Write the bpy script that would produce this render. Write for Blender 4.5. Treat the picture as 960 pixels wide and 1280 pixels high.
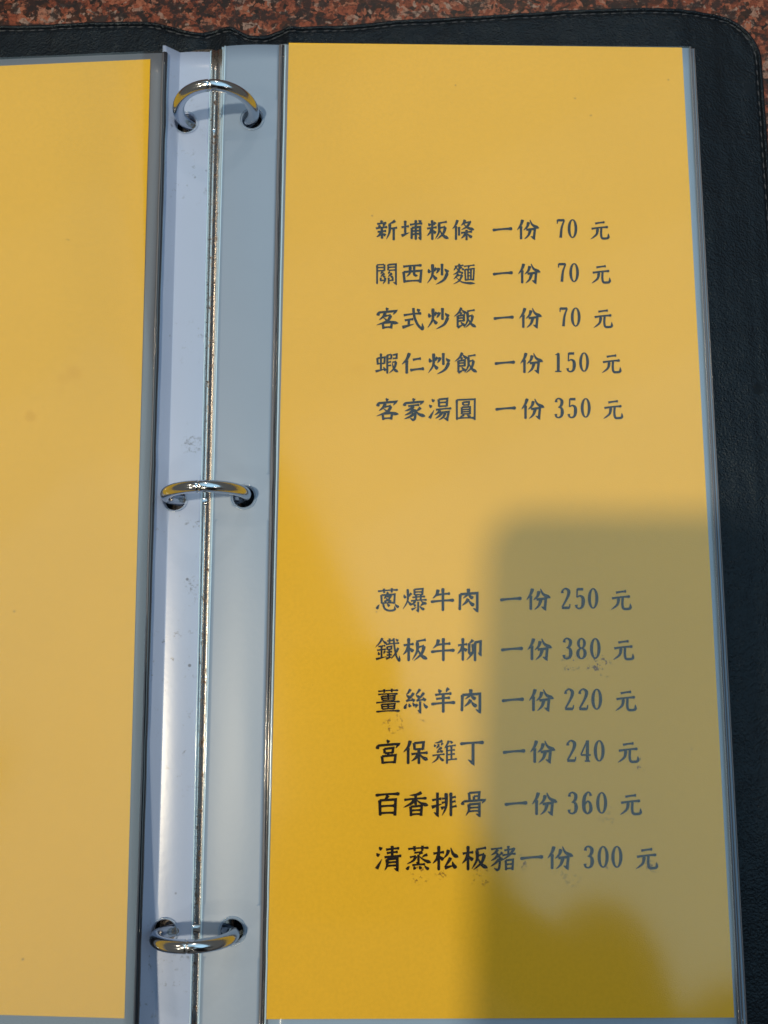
import bpy, bmesh, math, random
from mathutils import Vector, Matrix, noise
random.seed(7)
scene = bpy.context.scene
for o in list(bpy.data.objects):
    bpy.data.objects.remove(o)

# ------------------------------------------------------------------ camera
PAGE_Z = 0.012                    # height of the right-hand menu page above the table
CAM_H = 0.31
FPX = 1221.0
TH = math.radians(9.75)
CAM = Vector((0.0, 0.0, PAGE_Z + CAM_H))
cam_d = bpy.data.cameras.new("camera")
cam = bpy.data.objects.new("camera", cam_d)
scene.collection.objects.link(cam)
cam.location = CAM
cam.rotation_euler = (TH, 0, 0)
cam_d.sensor_fit = 'VERTICAL'
cam_d.sensor_height = 24
cam_d.sensor_width = 18
cam_d.lens = 24 * FPX / 1280
cam_d.clip_start = 0.005
cam_d.clip_end = 50
cam_d.dof.use_dof = True
cam_d.dof.focus_distance = 0.318
cam_d.dof.aperture_fstop = 14.0
scene.camera = cam

def at(u, v, z=PAGE_Z):
    """point of the real plane at height z that is seen at pixel u,v of the photograph"""
    dx, dy = (u - 480) / FPX, (640 - v) / FPX
    w = Vector((dx, dy * math.cos(TH) + math.sin(TH), dy * math.sin(TH) - math.cos(TH)))
    return CAM + w * ((z - CAM.z) / w.z)

# ------------------------------------------------------------------ light
world = bpy.data.worlds.new("World")
scene.world = world
world.use_nodes = True
wn = world.node_tree
wn.nodes['Background'].inputs['Color'].default_value = (1.0, 0.93, 0.78, 1)
wn.nodes['Background'].inputs['Strength'].default_value = 0.12
scene.view_settings.view_transform = 'Standard'
scene.view_settings.look = 'None'
scene.view_settings.exposure = 0.08
scene.view_settings.gamma = 1.0

def area(name, loc, size, size_y, power, color, rot=None, target=None, shape='RECTANGLE'):
    d = bpy.data.lights.new(name, 'AREA')
    d.shape = shape; d.size = size; d.size_y = size_y; d.energy = power; d.color = color
    o = bpy.data.objects.new(name, d); scene.collection.objects.link(o)
    o.location = loc
    if target is not None:
        o.rotation_euler = (Vector(target) - Vector(loc)).to_track_quat('-Z', 'Y').to_euler()
    if rot is not None:
        o.rotation_euler = rot
    return o

# the daylit opening above and beyond the table (mirrored by the plastic sleeves)
HW = 1.6
K = HW + CAM_H
ex, ey = 0.465, -0.885            # direction of its near-left edge
nx, ny = 0.885, 0.465             # direction away from that edge
ax, ay = -0.005, 0.03              # a point of the edge, as slope of the mirrored ray
L_along, L_perp = 1.75, 0.78
mid_along = -0.33
s_top, s_bot = mid_along - L_along / 2, mid_along + L_along / 2
GLARE_STEPS = [(s_top, -0.80, 0.34), (-0.80, -0.60, 0.44), (-0.60, -0.42, 0.56), (-0.42, -0.26, 0.68), (-0.26, -0.12, 0.82), (-0.12, s_bot, 1.0)]
for (sa, sb, lum) in GLARE_STEPS:       # stepped brightness, added to weaken the mirrored glare up the page
    ms = (sa + sb) / 2
    cx = ax + ex * ms + nx * L_perp / 2
    cy = ay + ey * ms + ny * L_perp / 2
    area("window_light", (CAM.x + cx * K, CAM.y + cy * K, PAGE_Z + HW), (sb - sa) * K, L_perp * K,
         4.2 * lum * L_perp * (sb - sa) * 3.65, (0.50, 0.80, 0.95), rot=(0, 0, math.atan2(ey, ex)))
# ceiling downlights
def bulb(loc, power, radius, color):
    d = bpy.data.lights.new("downlight", 'POINT')
    d.energy = power; d.shadow_soft_size = radius; d.color = color
    o = bpy.data.objects.new("downlight", d); scene.collection.objects.link(o); o.location = loc
    return o
MAIN = Vector((-0.30, -0.075, 1.0))
bulb(Vector((0.03, -0.02, PAGE_Z)) + MAIN * 2.0, 98.0, 0.042, (1.0, 0.84, 0.58))
bulb((0.3, 2.3, 2.0), 22.0, 0.06, (1.0, 0.80, 0.58))
bulb((-1.35, 0.9, 2.0), 14.0, 0.06, (1.0, 0.80, 0.55))
bulb((1.5, -1.0, 2.0), 6.0, 0.06, (1.0, 0.88, 0.75))
bulb((0.15, -1.45, 2.0), 12.0, 0.06, (1.0, 0.85, 0.6))
bulb((-1.2, -0.9, 2.0), 14.0, 0.06, (1.0, 0.85, 0.6))

# ------------------------------------------------------------------ helpers
def link(name, me, mats=(), parent=None):
    o = bpy.data.objects.new(name, me)
    scene.collection.objects.link(o)
    for m in (mats if isinstance(mats, (list, tuple)) else [mats]):
        if m and m.name not in [x.name for x in me.materials if x]:
            me.materials.append(m)
    if parent: o.parent = parent
    return o

def mesh(name, verts, faces, mat, parent=None, smooth=True):
    me = bpy.data.meshes.new(name)
    me.from_pydata([tuple(v) for v in verts], [], faces)
    me.update()
    if smooth:
        me.polygons.foreach_set('use_smooth', [True] * len(me.polygons))
    return link(name, me, mat, parent)

def empty(name, loc=(0, 0, 0)):
    o = bpy.data.objects.new(name, None)
    o.empty_display_size = 0.02
    scene.collection.objects.link(o); o.location = loc
    return o

def tag(o, label, cat, group=None):
    o['label'] = label; o['category'] = cat
    if group: o['group'] = group
    return o

def solid(o, t, offset=-1):
    m = o.modifiers.new("thickness", 'SOLIDIFY'); m.thickness = t; m.offset = offset
    return o

def quad_map(tl, tr, br, bl, z):
    A, B, Cc, D = at(*tl, z), at(*tr, z), at(*br, z), at(*bl, z)
    def f(s, t):
        return (A * (1 - s) + B * s) * (1 - t) + (D * (1 - s) + Cc * s) * t
    return f

def grid(name, f, zf, ns, nt, mat, parent=None, thick=None, s_list=None):
    S = s_list or [i / ns for i in range(ns + 1)]
    ns = len(S) - 1
    vs = []; fs = []
    for j in range(nt + 1):
        for s in S:
            p = f(s, j / nt).copy()
            p.z += zf(s, j / nt, p) if zf else 0
            vs.append(p)
    for j in range(nt):
        for i in range(ns):
            a = j * (ns + 1) + i
            fs.append((a, a + ns + 1, a + ns + 2, a + 1))
    o = mesh(name, vs, fs, mat, parent)
    if thick: solid(o, thick)
    return o

def tube(name, pts, r, mat, parent=None, seg=10, closed=False, rf=None, squash=1.0):
    vs = []; fs = []; n = len(pts)
    for i, p in enumerate(pts):
        if closed: t = pts[(i + 1) % n] - pts[i - 1]
        else: t = pts[min(i + 1, n - 1)] - pts[max(i - 1, 0)]
        t.normalize()
        up = Vector((0, 0, 1)) if abs(t.z) < 0.9 or not closed else Vector((0, 0, 1))
        if closed: up = Vector((0, 1, 0))
        a = t.cross(up).normalized(); b = a.cross(t).normalized()
        rr = rf(i / max(1, n - 1)) * r if rf else r
        for k in range(seg):
            an = 2 * math.pi * k / seg
            vs.append(p + a * math.cos(an) * rr + b * math.sin(an) * rr * squash)
    m = n if closed else n - 1
    for i in range(m):
        for k in range(seg):
            a0 = i * seg + k; a1 = i * seg + (k + 1) % seg
            b0 = ((i + 1) % n) * seg + k; b1 = ((i + 1) % n) * seg + (k + 1) % seg
            fs.append((a0, a1, b1, b0))
    if not closed:
        fs.append(tuple(range(seg))[::-1]); fs.append(tuple(range((n - 1) * seg, n * seg)))
    return mesh(name, vs, fs, mat, parent)

# ------------------------------------------------------------------ materials
def mat(name):
    m = bpy.data.materials.new(name); m.use_nodes = True
    nt = m.node_tree
    return m, nt, nt.nodes['Principled BSDF'], nt.links.new
def N(nt, t, **kw):
    n = nt.nodes.new(t)
    for k, v in kw.items():
        if k in n.inputs: n.inputs[k].default_value = v
        else: setattr(n, k, v)
    return n
def geo_pos(nt):
    return N(nt, 'ShaderNodeNewGeometry').outputs['Position']
def noise_n(nt, pos, scale, detail=3, rough=0.5):
    n = N(nt, 'ShaderNodeTexNoise'); n.inputs['Scale'].default_value = scale
    n.inputs['Detail'].default_value = detail; n.inputs['Roughness'].default_value = rough
    nt.links.new(pos, n.inputs['Vector']); return n
def ramp(nt, fac, stops):
    r = N(nt, 'ShaderNodeValToRGB'); e = r.color_ramp.elements
    while len(e) < len(stops): e.new(0.5)
    for x, (p, c) in zip(e, stops):
        x.position = p; x.color = (*c, 1) if len(c) == 3 else c
    nt.links.new(fac, r.inputs[0]); return r
def mixc(nt, fac, a, b, mode='MIX'):
    m = N(nt, 'ShaderNodeMix', data_type='RGBA', blend_type=mode)
    for sock, val in ((0, fac), (6, a), (7, b)):
        if isinstance(val, (int, float)): m.inputs[sock].default_value = val
        elif isinstance(val, tuple): m.inputs[sock].default_value = (*val, 1)
        else: nt.links.new(val, m.inputs[sock])
    return m.outputs[2]
def math_n(nt, op, a, b=None, clamp=False):
    m = N(nt, 'ShaderNodeMath', operation=op); m.use_clamp = clamp
    for i, val in enumerate((a, b)):
        if val is None: continue
        if isinstance(val, (int, float)): m.inputs[i].default_value = val
        else: nt.links.new(val, m.inputs[i])
    return m.outputs[0]
def bump(nt, height, strength, dist, bs):
    b = N(nt, 'ShaderNodeBump'); b.inputs['Strength'].default_value = strength
    b.inputs['Distance'].default_value = dist
    nt.links.new(height, b.inputs['Height']); nt.links.new(b.outputs[0], bs.inputs['Normal'])

def spot_mask(nt, pos, spots):
    """sum of soft discs (x, y, radius, strength) in world plane coordinates"""
    total = None
    nz = noise_n(nt, pos, 260, 3)
    for (p, r, k) in spots:
        sub = N(nt, 'ShaderNodeVectorMath', operation='SUBTRACT'); nt.links.new(pos, sub.inputs[0])
        sub.inputs[1].default_value = (p.x, p.y, p.z)
        ln = N(nt, 'ShaderNodeVectorMath', operation='LENGTH'); nt.links.new(sub.outputs[0], ln.inputs[0])
        d = math_n(nt, 'ADD', ln.outputs['Value'], math_n(nt, 'MULTIPLY', math_n(nt, 'SUBTRACT', nz.outputs['Fac'], 0.5), r * 1.1))
        mr = N(nt, 'ShaderNodeMapRange'); mr.inputs['From Min'].default_value = r; mr.inputs['From Max'].default_value = r * 0.55
        mr.inputs['To Max'].default_value = k
        nt.links.new(d, mr.inputs['Value'])
        total = mr.outputs[0] if total is None else math_n(nt, 'MAXIMUM', total, mr.outputs[0])
    return total

def paper_mat(name, base, stains, specks):
    m, nt, bs, L = mat(name)
    pos = geo_pos(nt)
    n1 = noise_n(nt, pos, 18, 4); n2 = noise_n(nt, pos, 900, 3); n3 = noise_n(nt, pos, 2600, 2)
    c = mixc(nt, math_n(nt, 'MULTIPLY', n1.outputs['Fac'], 0.7), base, tuple(x * 0.88 for x in base))
    c = mixc(nt, ramp(nt, n2.outputs['Fac'], [(0.35, (0, 0, 0)), (0.7, (0.22,) * 3)]).outputs[0], c, tuple(x * 0.72 for x in base))
    if stains:
        c = mixc(nt, spot_mask(nt, pos, stains), c, (base[0] * 0.86, base[1] * 0.80, base[2] * 0.3))
    if specks:
        area_m = spot_mask(nt, pos, specks)
        sp = noise_n(nt, pos, 700, 4, 0.65)
        k = math_n(nt, 'MULTIPLY', area_m, ramp(nt, sp.outputs['Fac'], [(0.55, (0, 0, 0)), (0.63, (.9,) * 3)]).outputs[0])
        c = mixc(nt, k, c, (0.13, 0.045, 0.01))
    # sparse pinpoint flecks in the paper
    v = N(nt, 'ShaderNodeTexVoronoi'); v.inputs['Scale'].default_value = 70; L(pos, v.inputs['Vector'])
    fl = ramp(nt, v.outputs['Distance'], [(0.018, (0.55,) * 3), (0.034, (0, 0, 0))])
    c = mixc(nt, fl.outputs[0], c, (0.30, 0.16, 0.03))
    L(c, bs.inputs['Base Color'])
    bs.inputs['Roughness'].default_value = 0.75
    bs.inputs['Specular IOR Level'].default_value = 0.25
    bump(nt, n3.outputs['Fac'], 0.15, 0.0003, bs)
    return m

YELLOW = (0.80, 0.472, 0.022)
M_page_r = paper_mat("yellow_paper_right", YELLOW,
    [(at(447, 462), 0.0028, 0.25)],
    [(at(716, 829), 0.0034, 1.0), (at(750, 832), 0.0046, 1.0), (at(737, 833), 0.0018, .8), (at(492, 905), 0.004, .9), (at(520, 898), 0.004, .6),
     (at(800, 955), 0.003, .8), (at(650, 1080), 0.003, .9), (at(524, 1092), 0.0035, .8), (at(550, 1094), 0.002, .8),
     (at(764, 1078), 0.0025, 1.0), (at(815, 1086), 0.003, .8), (at(710, 1092), 0.005, .3), (at(760, 1020), 0.004, .3),
     (at(600, 1095), 0.004, .7), (at(655, 755), 0.0015, 1.0)])
ZL = PAGE_Z + 0.0040              # the left-hand stack is thicker


def ink_mat():
    m, nt, bs, L = mat("printed_ink")
    pos = geo_pos(nt)
    n = noise_n(nt, pos, 1500, 3)
    L(ramp(nt, n.outputs['Fac'], [(0.3, (0.003, 0.0025, 0.004)), (0.75, (0.012, 0.010, 0.011))]).outputs[0], bs.inputs['Base Color'])
    bs.inputs['Roughness'].default_value = 0.7
    bs.inputs['Specular IOR Level'].default_value = 0.12
    return m
M_ink = ink_mat()

def film_mat(name, ior=1.68, rough=0.10):
    """thin clear plastic film: lets light straight through, mirrors by Fresnel"""
    m = bpy.data.materials.new(name); m.use_nodes = True
    nt = m.node_tree; nt.nodes.clear()
    out = N(nt, 'ShaderNodeOutputMaterial')
    tr = N(nt, 'ShaderNodeBsdfTransparent'); tr.inputs[0].default_value = (0.965, 0.97, 0.975, 1)
    gl = N(nt, 'ShaderNodeBsdfGlossy'); gl.inputs['Color'].default_value = (1, 1, 1, 1)
    pos = geo_pos(nt)
    n = noise_n(nt, pos, 45, 3)
    mr = N(nt, 'ShaderNodeMapRange'); mr.inputs['To Min'].default_value = rough * 0.85; mr.inputs['To Max'].default_value = rough * 1.25
    nt.links.new(n.outputs['Fac'], mr.inputs['Value']); nt.links.new(mr.outputs[0], gl.inputs['Roughness'])
    fr = N(nt, 'ShaderNodeFresnel')
    gm = N(nt, 'ShaderNodeNewGeometry')      # a film reflects the same from both sides
    im = N(nt, 'ShaderNodeMapRange'); im.inputs['To Min'].default_value = ior; im.inputs['To Max'].default_value = 1 / ior
    nt.links.new(gm.outputs['Backfacing'], im.inputs['Value']); nt.links.new(im.outputs[0], fr.inputs['IOR'])
    b = N(nt, 'ShaderNodeBump'); b.inputs['Strength'].default_value = 0.004; b.inputs['Distance'].default_value = 0.0003
    n2 = noise_n(nt, pos, 900, 2)
    nt.links.new(n2.outputs['Fac'], b.inputs['Height']); nt.links.new(b.outputs[0], gl.inputs['Normal'])
    mx = N(nt, 'ShaderNodeMixShader')
    nt.links.new(fr.outputs[0], mx.inputs[0]); nt.links.new(tr.outputs[0], mx.inputs[1]); nt.links.new(gl.outputs[0], mx.inputs[2])
    nt.links.new(mx.outputs[0], out.inputs[0])
    return m
M_film = film_mat("clear_sleeve_film")

def milky(name, col, rough=0.30, dirt=0.0, coat=0.6, grime=None):
    m, nt, bs, L = mat(name)
    pos = geo_pos(nt)
    n1 = noise_n(nt, pos, 30, 4)
    c = mixc(nt, n1.outputs['Fac'], col, tuple(x * 0.9 for x in col))
    if dirt:
        n2 = noise_n(nt, pos, 420, 5, 0.7)
        big = noise_n(nt, pos, 35, 2)
        k = math_n(nt, 'MULTIPLY', ramp(nt, n2.outputs['Fac'], [(0.60, (0, 0, 0)), (0.72, (1, 1, 1))]).outputs[0],
                   ramp(nt, big.outputs['Fac'], [(0.48, (0, 0, 0)), (0.66, (dirt,) * 3)]).outputs[0])
        c = mixc(nt, k, c, (0.07, 0.06, 0.06))
        if grime:
            gn = noise_n(nt, pos, 900, 5, 0.7)
            c = mixc(nt, math_n(nt, 'MULTIPLY', spot_mask(nt, pos, grime), ramp(nt, gn.outputs['Fac'], [(0.50, (0, 0, 0)), (0.64, (0.7,) * 3)]).outputs[0]), c, (0.05, 0.035, 0.03))
        v = N(nt, 'ShaderNodeTexVoronoi'); v.inputs['Scale'].default_value = 110; L(pos, v.inputs['Vector'])
        fl = ramp(nt, v.outputs['Distance'], [(0.04, (0.7,) * 3), (0.07, (0, 0, 0))])
        c = mixc(nt, fl.outputs[0], c, (0.06, 0.06, 0.08))
    L(c, bs.inputs['Base Color'])
    bs.inputs['Roughness'].default_value = rough
    bs.inputs['Specular IOR Level'].default_value = coat
    n3 = noise_n(nt, pos, 500, 2)
    bump(nt, n3.outputs['Fac'], 0.04, 0.0005, bs)
    return m
M_strip_r = milky("milky_strip_plastic", (0.23, 0.32, 0.48), rough=0.42)
M_strip_l = milky("worn_strip_plastic", (0.38, 0.47, 0.70), dirt=0.9, grime=[(at(251, 691, 0.011), 0.0020, .9), (at(240, 731, 0.011), 0.0032, .9),
    (at(247, 655, 0.011), 0.0022, 1.0), (at(240, 555, 0.011), 0.004, .8), (at(258, 240, 0.011), 0.002, .5), (at(252, 745, 0.011), 0.004, 1.0)])
M_back = milky("sleeve_back_plastic", (0.17, 0.19, 0.24))
M_margin = milky("sleeve_edge_plastic", (0.30, 0.43, 0.62), rough=0.15)
M_dark_seam = milky("welded_seam_plastic", (0.025, 0.03, 0.045), rough=0.14, coat=0.8)
M_seam = milky("clear_seam_plastic", (0.15, 0.15, 0.18), rough=0.10, coat=0.9)
M_edge_glint = milky("cut_edge_glint", (0.50, 0.70, 0.92), rough=0.12, coat=1.0)  # pale blue base colour stands in for the highlight along cut edges and seams

def metal(name, col, rough, rust=0.0):
    m, nt, bs, L = mat(name)
    pos = geo_pos(nt)
    bs.inputs['Metallic'].default_value = 1.0
    n = noise_n(nt, pos, 120, 4)
    mr = N(nt, 'ShaderNodeMapRange'); mr.inputs['To Min'].default_value = rough * 0.6; mr.inputs['To Max'].default_value = rough * 1.6
    L(n.outputs['Fac'], mr.inputs['Value']); 
    if rust:
        n2 = noise_n(nt, pos, 380, 6, 0.75)
        k = ramp(nt, n2.outputs['Fac'], [(0.54, (0, 0, 0)), (0.64, (rust,) * 3)]).outputs[0]
        L(mixc(nt, k, col, (0.09, 0.045, 0.03)), bs.inputs['Base Color'])
        L(math_n(nt, 'ADD', mr.outputs[0], math_n(nt, 'MULTIPLY', k, 0.5)), bs.inputs['Roughness'])
        bump(nt, n2.outputs['Fac'], 0.3, 0.0003, bs)
    else:
        bs.inputs['Base Color'].default_value = (*col, 1)
        L(mr.outputs[0], bs.inputs['Roughness'])
        n3 = noise_n(nt, pos, 260, 2)
        bump(nt, n3.outputs['Fac'], 0.08, 0.0006, bs)
    return m
M_chrome = metal("chrome", (0.50, 0.55, 0.63), 0.14)
M_rail = metal("pitted_chrome", (0.62, 0.58, 0.56), 0.22, rust=0.9)

def leather():
    m, nt, bs, L = mat("black_leatherette")
    pos = geo_pos(nt)
    v = N(nt, 'ShaderNodeTexVoronoi', feature='SMOOTH_F1'); v.inputs['Scale'].default_value = 1500; L(pos, v.inputs['Vector'])
    n = noise_n(nt, pos, 60, 4); n2 = noise_n(nt, pos, 2400, 3)
    c = mixc(nt, n.outputs['Fac'], (0.003, 0.004, 0.007), (0.006, 0.009, 0.014))
    # a scuffed spot near the right edge
    k = spot_mask(nt, pos, [(at(948, 487, 0.004), 0.0022, 1.0)])
    c = mixc(nt, k, c, (0.002, 0.002, 0.003))
    L(c, bs.inputs['Base Color'])
    mr = N(nt, 'ShaderNodeMapRange'); mr.inputs['To Min'].default_value = 0.18; mr.inputs['To Max'].default_value = 0.32
    L(n.outputs['Fac'], mr.inputs['Value']); L(mr.outputs[0], bs.inputs['Roughness'])
    bs.inputs['Specular IOR Level'].default_value = 0.25
    bs.inputs['Specular Tint'].default_value = (0.58, 0.74, 0.90, 1)
    h = math_n(nt, 'ADD', v.outputs['Distance'], math_n(nt, 'MULTIPLY', n2.outputs['Fac'], 0.8))
    h = math_n(nt, 'ADD', h, math_n(nt, 'MULTIPLY', n.outputs['Fac'], 6.0))
    bump(nt, h, 0.75, 0.00030, bs)
    return m
M_leather = leather()
def simple(name, col, rough, spec=0.5):
    m, nt, bs, L = mat(name)
    pos = geo_pos(nt); n = noise_n(nt, pos, 300, 3)
    L(mixc(nt, n.outputs['Fac'], col, tuple(x * 0.7 for x in col)), bs.inputs['Base Color'])
    bs.inputs['Roughness'].default_value = rough; bs.inputs['Specular IOR Level'].default_value = spec
    return m
M_thread = simple("black_thread", (0.03, 0.035, 0.05), 0.6)
M_skin = simple("skin", (0.45, 0.27, 0.19), 0.5)
M_cloth = simple("dark_cotton", (0.02, 0.02, 0.025), 0.9, 0.1)
M_hair = simple("black_hair", (0.008, 0.007, 0.007), 0.5)
M_glass = simple("phone_glass", (0.01, 0.01, 0.012), 0.12)

def granite():
    m, nt, bs, L = mat("polished_red_granite")
    pos = geo_pos(nt)
    warp = noise_n(nt, pos, 160, 4)
    wv = N(nt, 'ShaderNodeVectorMath', operation='MULTIPLY_ADD')
    L(warp.outputs['Color'], wv.inputs[0]); wv.inputs[1].default_value = (0.014,) * 3; L(pos, wv.inputs[2])
    v = N(nt, 'ShaderNodeTexVoronoi'); v.inputs['Scale'].default_value = 480; L(wv.outputs[0], v.inputs['Vector'])
    sep = N(nt, 'ShaderNodeSeparateColor'); L(v.outputs['Color'], sep.inputs[0])
    c = ramp(nt, sep.outputs[0], [(0.0, (0.012, 0.010, 0.010)), (0.20, (0.045, 0.022, 0.016)), (0.34, (0.11, 0.032, 0.020)),
                                  (0.6, (0.21, 0.058, 0.034)), (0.82, (0.27, 0.10, 0.062)), (0.97, (0.24, 0.17, 0.15))])
    big = noise_n(nt, pos, 190, 6, 0.68)
    k = ramp(nt, big.outputs['Fac'], [(0.49, (0, 0, 0)), (0.56, (0.92,) * 3)]).outputs[0]
    c2 = mixc(nt, k, c.outputs[0], (0.018, 0.015, 0.017))
    fine = noise_n(nt, pos, 900, 4, 0.7)
    c3 = mixc(nt, ramp(nt, fine.outputs['Fac'], [(0.38, (0.6,) * 3), (0.52, (0, 0, 0))]).outputs[0], c2, (0.03, 0.015, 0.012))
    c3 = mixc(nt, ramp(nt, fine.outputs['Fac'], [(0.62, (0,) * 3), (0.70, (0.45,) * 3)]).outputs[0], c3, (0.33, 0.17, 0.12))
    L(c3, bs.inputs['Base Color'])
    bs.inputs['Roughness'].default_value = 0.3
    bs.inputs['Specular IOR Level'].default_value = 0.16
    return m
M_granite = granite()

# ------------------------------------------------------------------ tabletop
bm = bmesh.new()
bmesh.ops.create_cube(bm, size=1, matrix=Matrix.Translation((0, 0.05, -0.015)) @ Matrix.Diagonal((1.6, 1.0, 0.03, 1)))
bmesh.ops.bevel(bm, geom=bm.edges[:], offset=0.004, segments=3, affect='EDGES')
me = bpy.data.meshes.new("tabletop"); bm.to_mesh(me); bm.free()
table = link("tabletop", me, M_granite); table['kind'] = 'structure'

# ------------------------------------------------------------------ binder cover
COVER_Z = 0.0038
top_px = [(-420, 52), (-200, 40), (0, 29), (60, 27), (120, 24.5), (160, 23.5), (190, 24), (210, 29), (235, 37), (249, 38.5), (262, 35), (275, 33), (290, 33.5),
          (300, 36.5), (312, 41.5), (330, 40.5), (345, 36), (360, 32), (400, 29.5), (440, 28), (490, 22.5), (560, 19), (640, 16.5),
          (720, 15), (800, 15), (850, 16), (890, 18)]
top_w = [at(u, v, COVER_Z) for u, v in top_px]
xr = at(957, 100, COVER_Z).x                 # right edge of the cover
# the right edge leans a little outwards towards the viewer
def right_x(y):
    y0 = at(957, 100, COVER_Z).y
    return xr - (y - y0) * 0.012
yt_end = top_w[-1].y
R_C = xr - top_w[-1].x                       # corner radius
def top_y(x):
    if x >= top_w[-1].x:
        d = min(1.0, (x - top_w[-1].x) / R_C)
        return yt_end - R_C * 1.05 * (1 - math.sqrt(max(0, 1 - d * d)))
    for a, b in zip(top_w, top_w[1:]):
        if a.x <= x <= b.x:
            k = (x - a.x) / (b.x - a.x)
            return a.y + (b.y - a.y) * k
    return top_w[0].y
def sm_top(x):
    if x > top_w[-1].x - 0.004: return top_y(x)
    return (top_y(x - 0.0015) + 2 * top_y(x) + top_y(x + 0.0015)) / 4
outline = []
X0 = top_w[0].x
x = X0
while x < top_w[-1].x:
    outline.append(Vector((x, sm_top(x)))); x += 0.0015
for i in range(0, 31):
    an = math.pi / 2 * i / 30
    outline.append(Vector((top_w[-1].x + R_C * math.sin(an), yt_end - R_C * 1.05 * (1 - math.cos(an)))))
yy = yt_end - R_C * 1.05
while yy > -0.26:
    yy -= 0.004; outline.append(Vector((xr, yy)))
segs = list(zip(outline, outline[1:]))
def edge_dist(p):
    best = 1
    for a, b in segs:
        if abs(a.x - p.x) > 0.02 and abs(a.y - p.y) > 0.02: continue
        ab = b - a; t = max(0, min(1, (p - a).dot(ab) / max(1e-12, ab.length_squared)))
        d = (a + ab * t - p).length
        if d < best: best = d
    return best
def prof(d):
    """height of the padded cover at distance d from its edge: rolled hem, stitched groove, flat"""
    top = 0.0038
    if d < 0.0014: return top * (0.12 + 0.88 * math.sqrt(max(0, 1 - (1 - d / 0.0014) ** 2)))
    g = math.exp(-((d - 0.0025) / 0.00045) ** 2)
    inner = -0.0004 if d > 0.0029 else 0
    return top - 0.0011 * g + inner
def wave(x, y):
    u = 480 + x * FPX / 0.335
    w = 0
    for c, wd, h in ((222, 20, 0.0016), (247, 8, -0.0014), (279, 14, 0.0050), (327, 12, -0.0018), (356, 10, 0.0030), (385, 22, 0.0008)):
        w += h * math.exp(-((u - c) / wd) ** 2)
    w *= 0.42
    w += 0.0005 * (noise.noise(Vector((x * 60, y * 30, 3))) ) + 0.0003 * noise.noise(Vector((x * 260, y * 120, 8)))
    dx_ = min(0.03, max(0.0, xr - 0.003 - x)); fy = min(1, max(0, (y - 0.05) / 0.08)); fy = fy * fy * (3 - 2 * fy)
    fx = min(1, max(0, (x - 0.01) / 0.09)); fx = fx * fx * (3 - 2 * fx)
    return w + 0.13 * dx_ * fy * fx
binder = empty("ring_binder", (0, 0, 0))
tag(binder, "open black leatherette ring binder with stitched hem lying on the granite table", "ring binder")
def cover_part(name, xa, xb, step):
    xs = []; x = xa
    while x < xb - 2e-5:
        xs.append(x)
        x += step if x < xr - 0.03 else 0.0009 if x < xr - 0.005 else 0.00028
    xs.append(xb)
    depths = [0, .0002, .0005, .0008, .0012, .0016, .0020, .0022, .0025, .0028, .0031, .0036, .0045, .006, .008, .010, .013, .017, .022, .03, .04, .055, .075, .1, .13, .16, .2, .24, .28, .33, .37, .41]
    vs = []; fs = []
    for x in xs:
        yt = sm_top(min(x, xr - 1e-5))
        for dd in depths:
            y = yt - dd if dd < 0.41 else -0.22
            p = Vector((x, y))
            d = edge_dist(p) if dd < 0.03 or x > xr - 0.01 else 0.02
            z = prof(d) + (wave(x, y) if dd < 0.1 or x > xr - 0.04 else 0.0) * min(1, dd / 0.0012)
            if dd == 0: z = 0.0002
            vs.append((x, y, max(0.0002, z)))
    n = len(depths)
    for i in range(len(xs) - 1):
        for j in range(n - 1):
            a = i * n + j
            fs.append((a, a + 1, a + n + 1, a + n))
    return mesh(name, vs, fs, M_leather, binder)
xs1 = at(236, 60, COVER_Z).x; xs2 = at(366, 60, COVER_Z).x
cover_part("left_cover", X0, xs1, 0.0014)
cover_part("spine_cover", xs1, xs2, 0.0006)
cover_part("right_cover", xs2, xr, 0.0014)
# stitches along the hem
def stitch_mesh():
    bm = bmesh.new()
    bmesh.ops.create_icosphere(bm, subdivisions=1, radius=1)
    me = bpy.data.meshes.new("stitch"); bm.to_mesh(me); bm.free(); me.materials.append(M_thread)
    me.polygons.foreach_set('use_smooth', [True] * len(me.polygons))
    return me
st_me = stitch_mesh()
acc = 0; last = None
hem = []
for i in range(1, len(outline) - 1):
    t = (outline[i + 1] - outline[i - 1]).normalized()
    nrm = Vector((t.y, -t.x))
    hem.append((outline[i] + nrm * 0.0025, t))
PITCH = 0.0036
for (p, t), (q, t2) in zip(hem, hem[1:]):
    acc += (q - p).length
    if acc >= PITCH:
        acc -= PITCH
        if q.x < at(-30, 30, COVER_Z).x or q.y < at(950, 340, COVER_Z).y: continue
        o = bpy.data.objects.new("stitch", st_me); scene.collection.objects.link(o)
        z = prof(0.0025) + wave(q.x, q.y) + 0.00015
        o.location = (q.x, q.y, z); o.scale = (0.0012, 0.00034, 0.00030)
        o.rotation_euler = (0, 0, math.atan2(t2.y, t2.x) + 0.12)
        o.parent = binder

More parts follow.
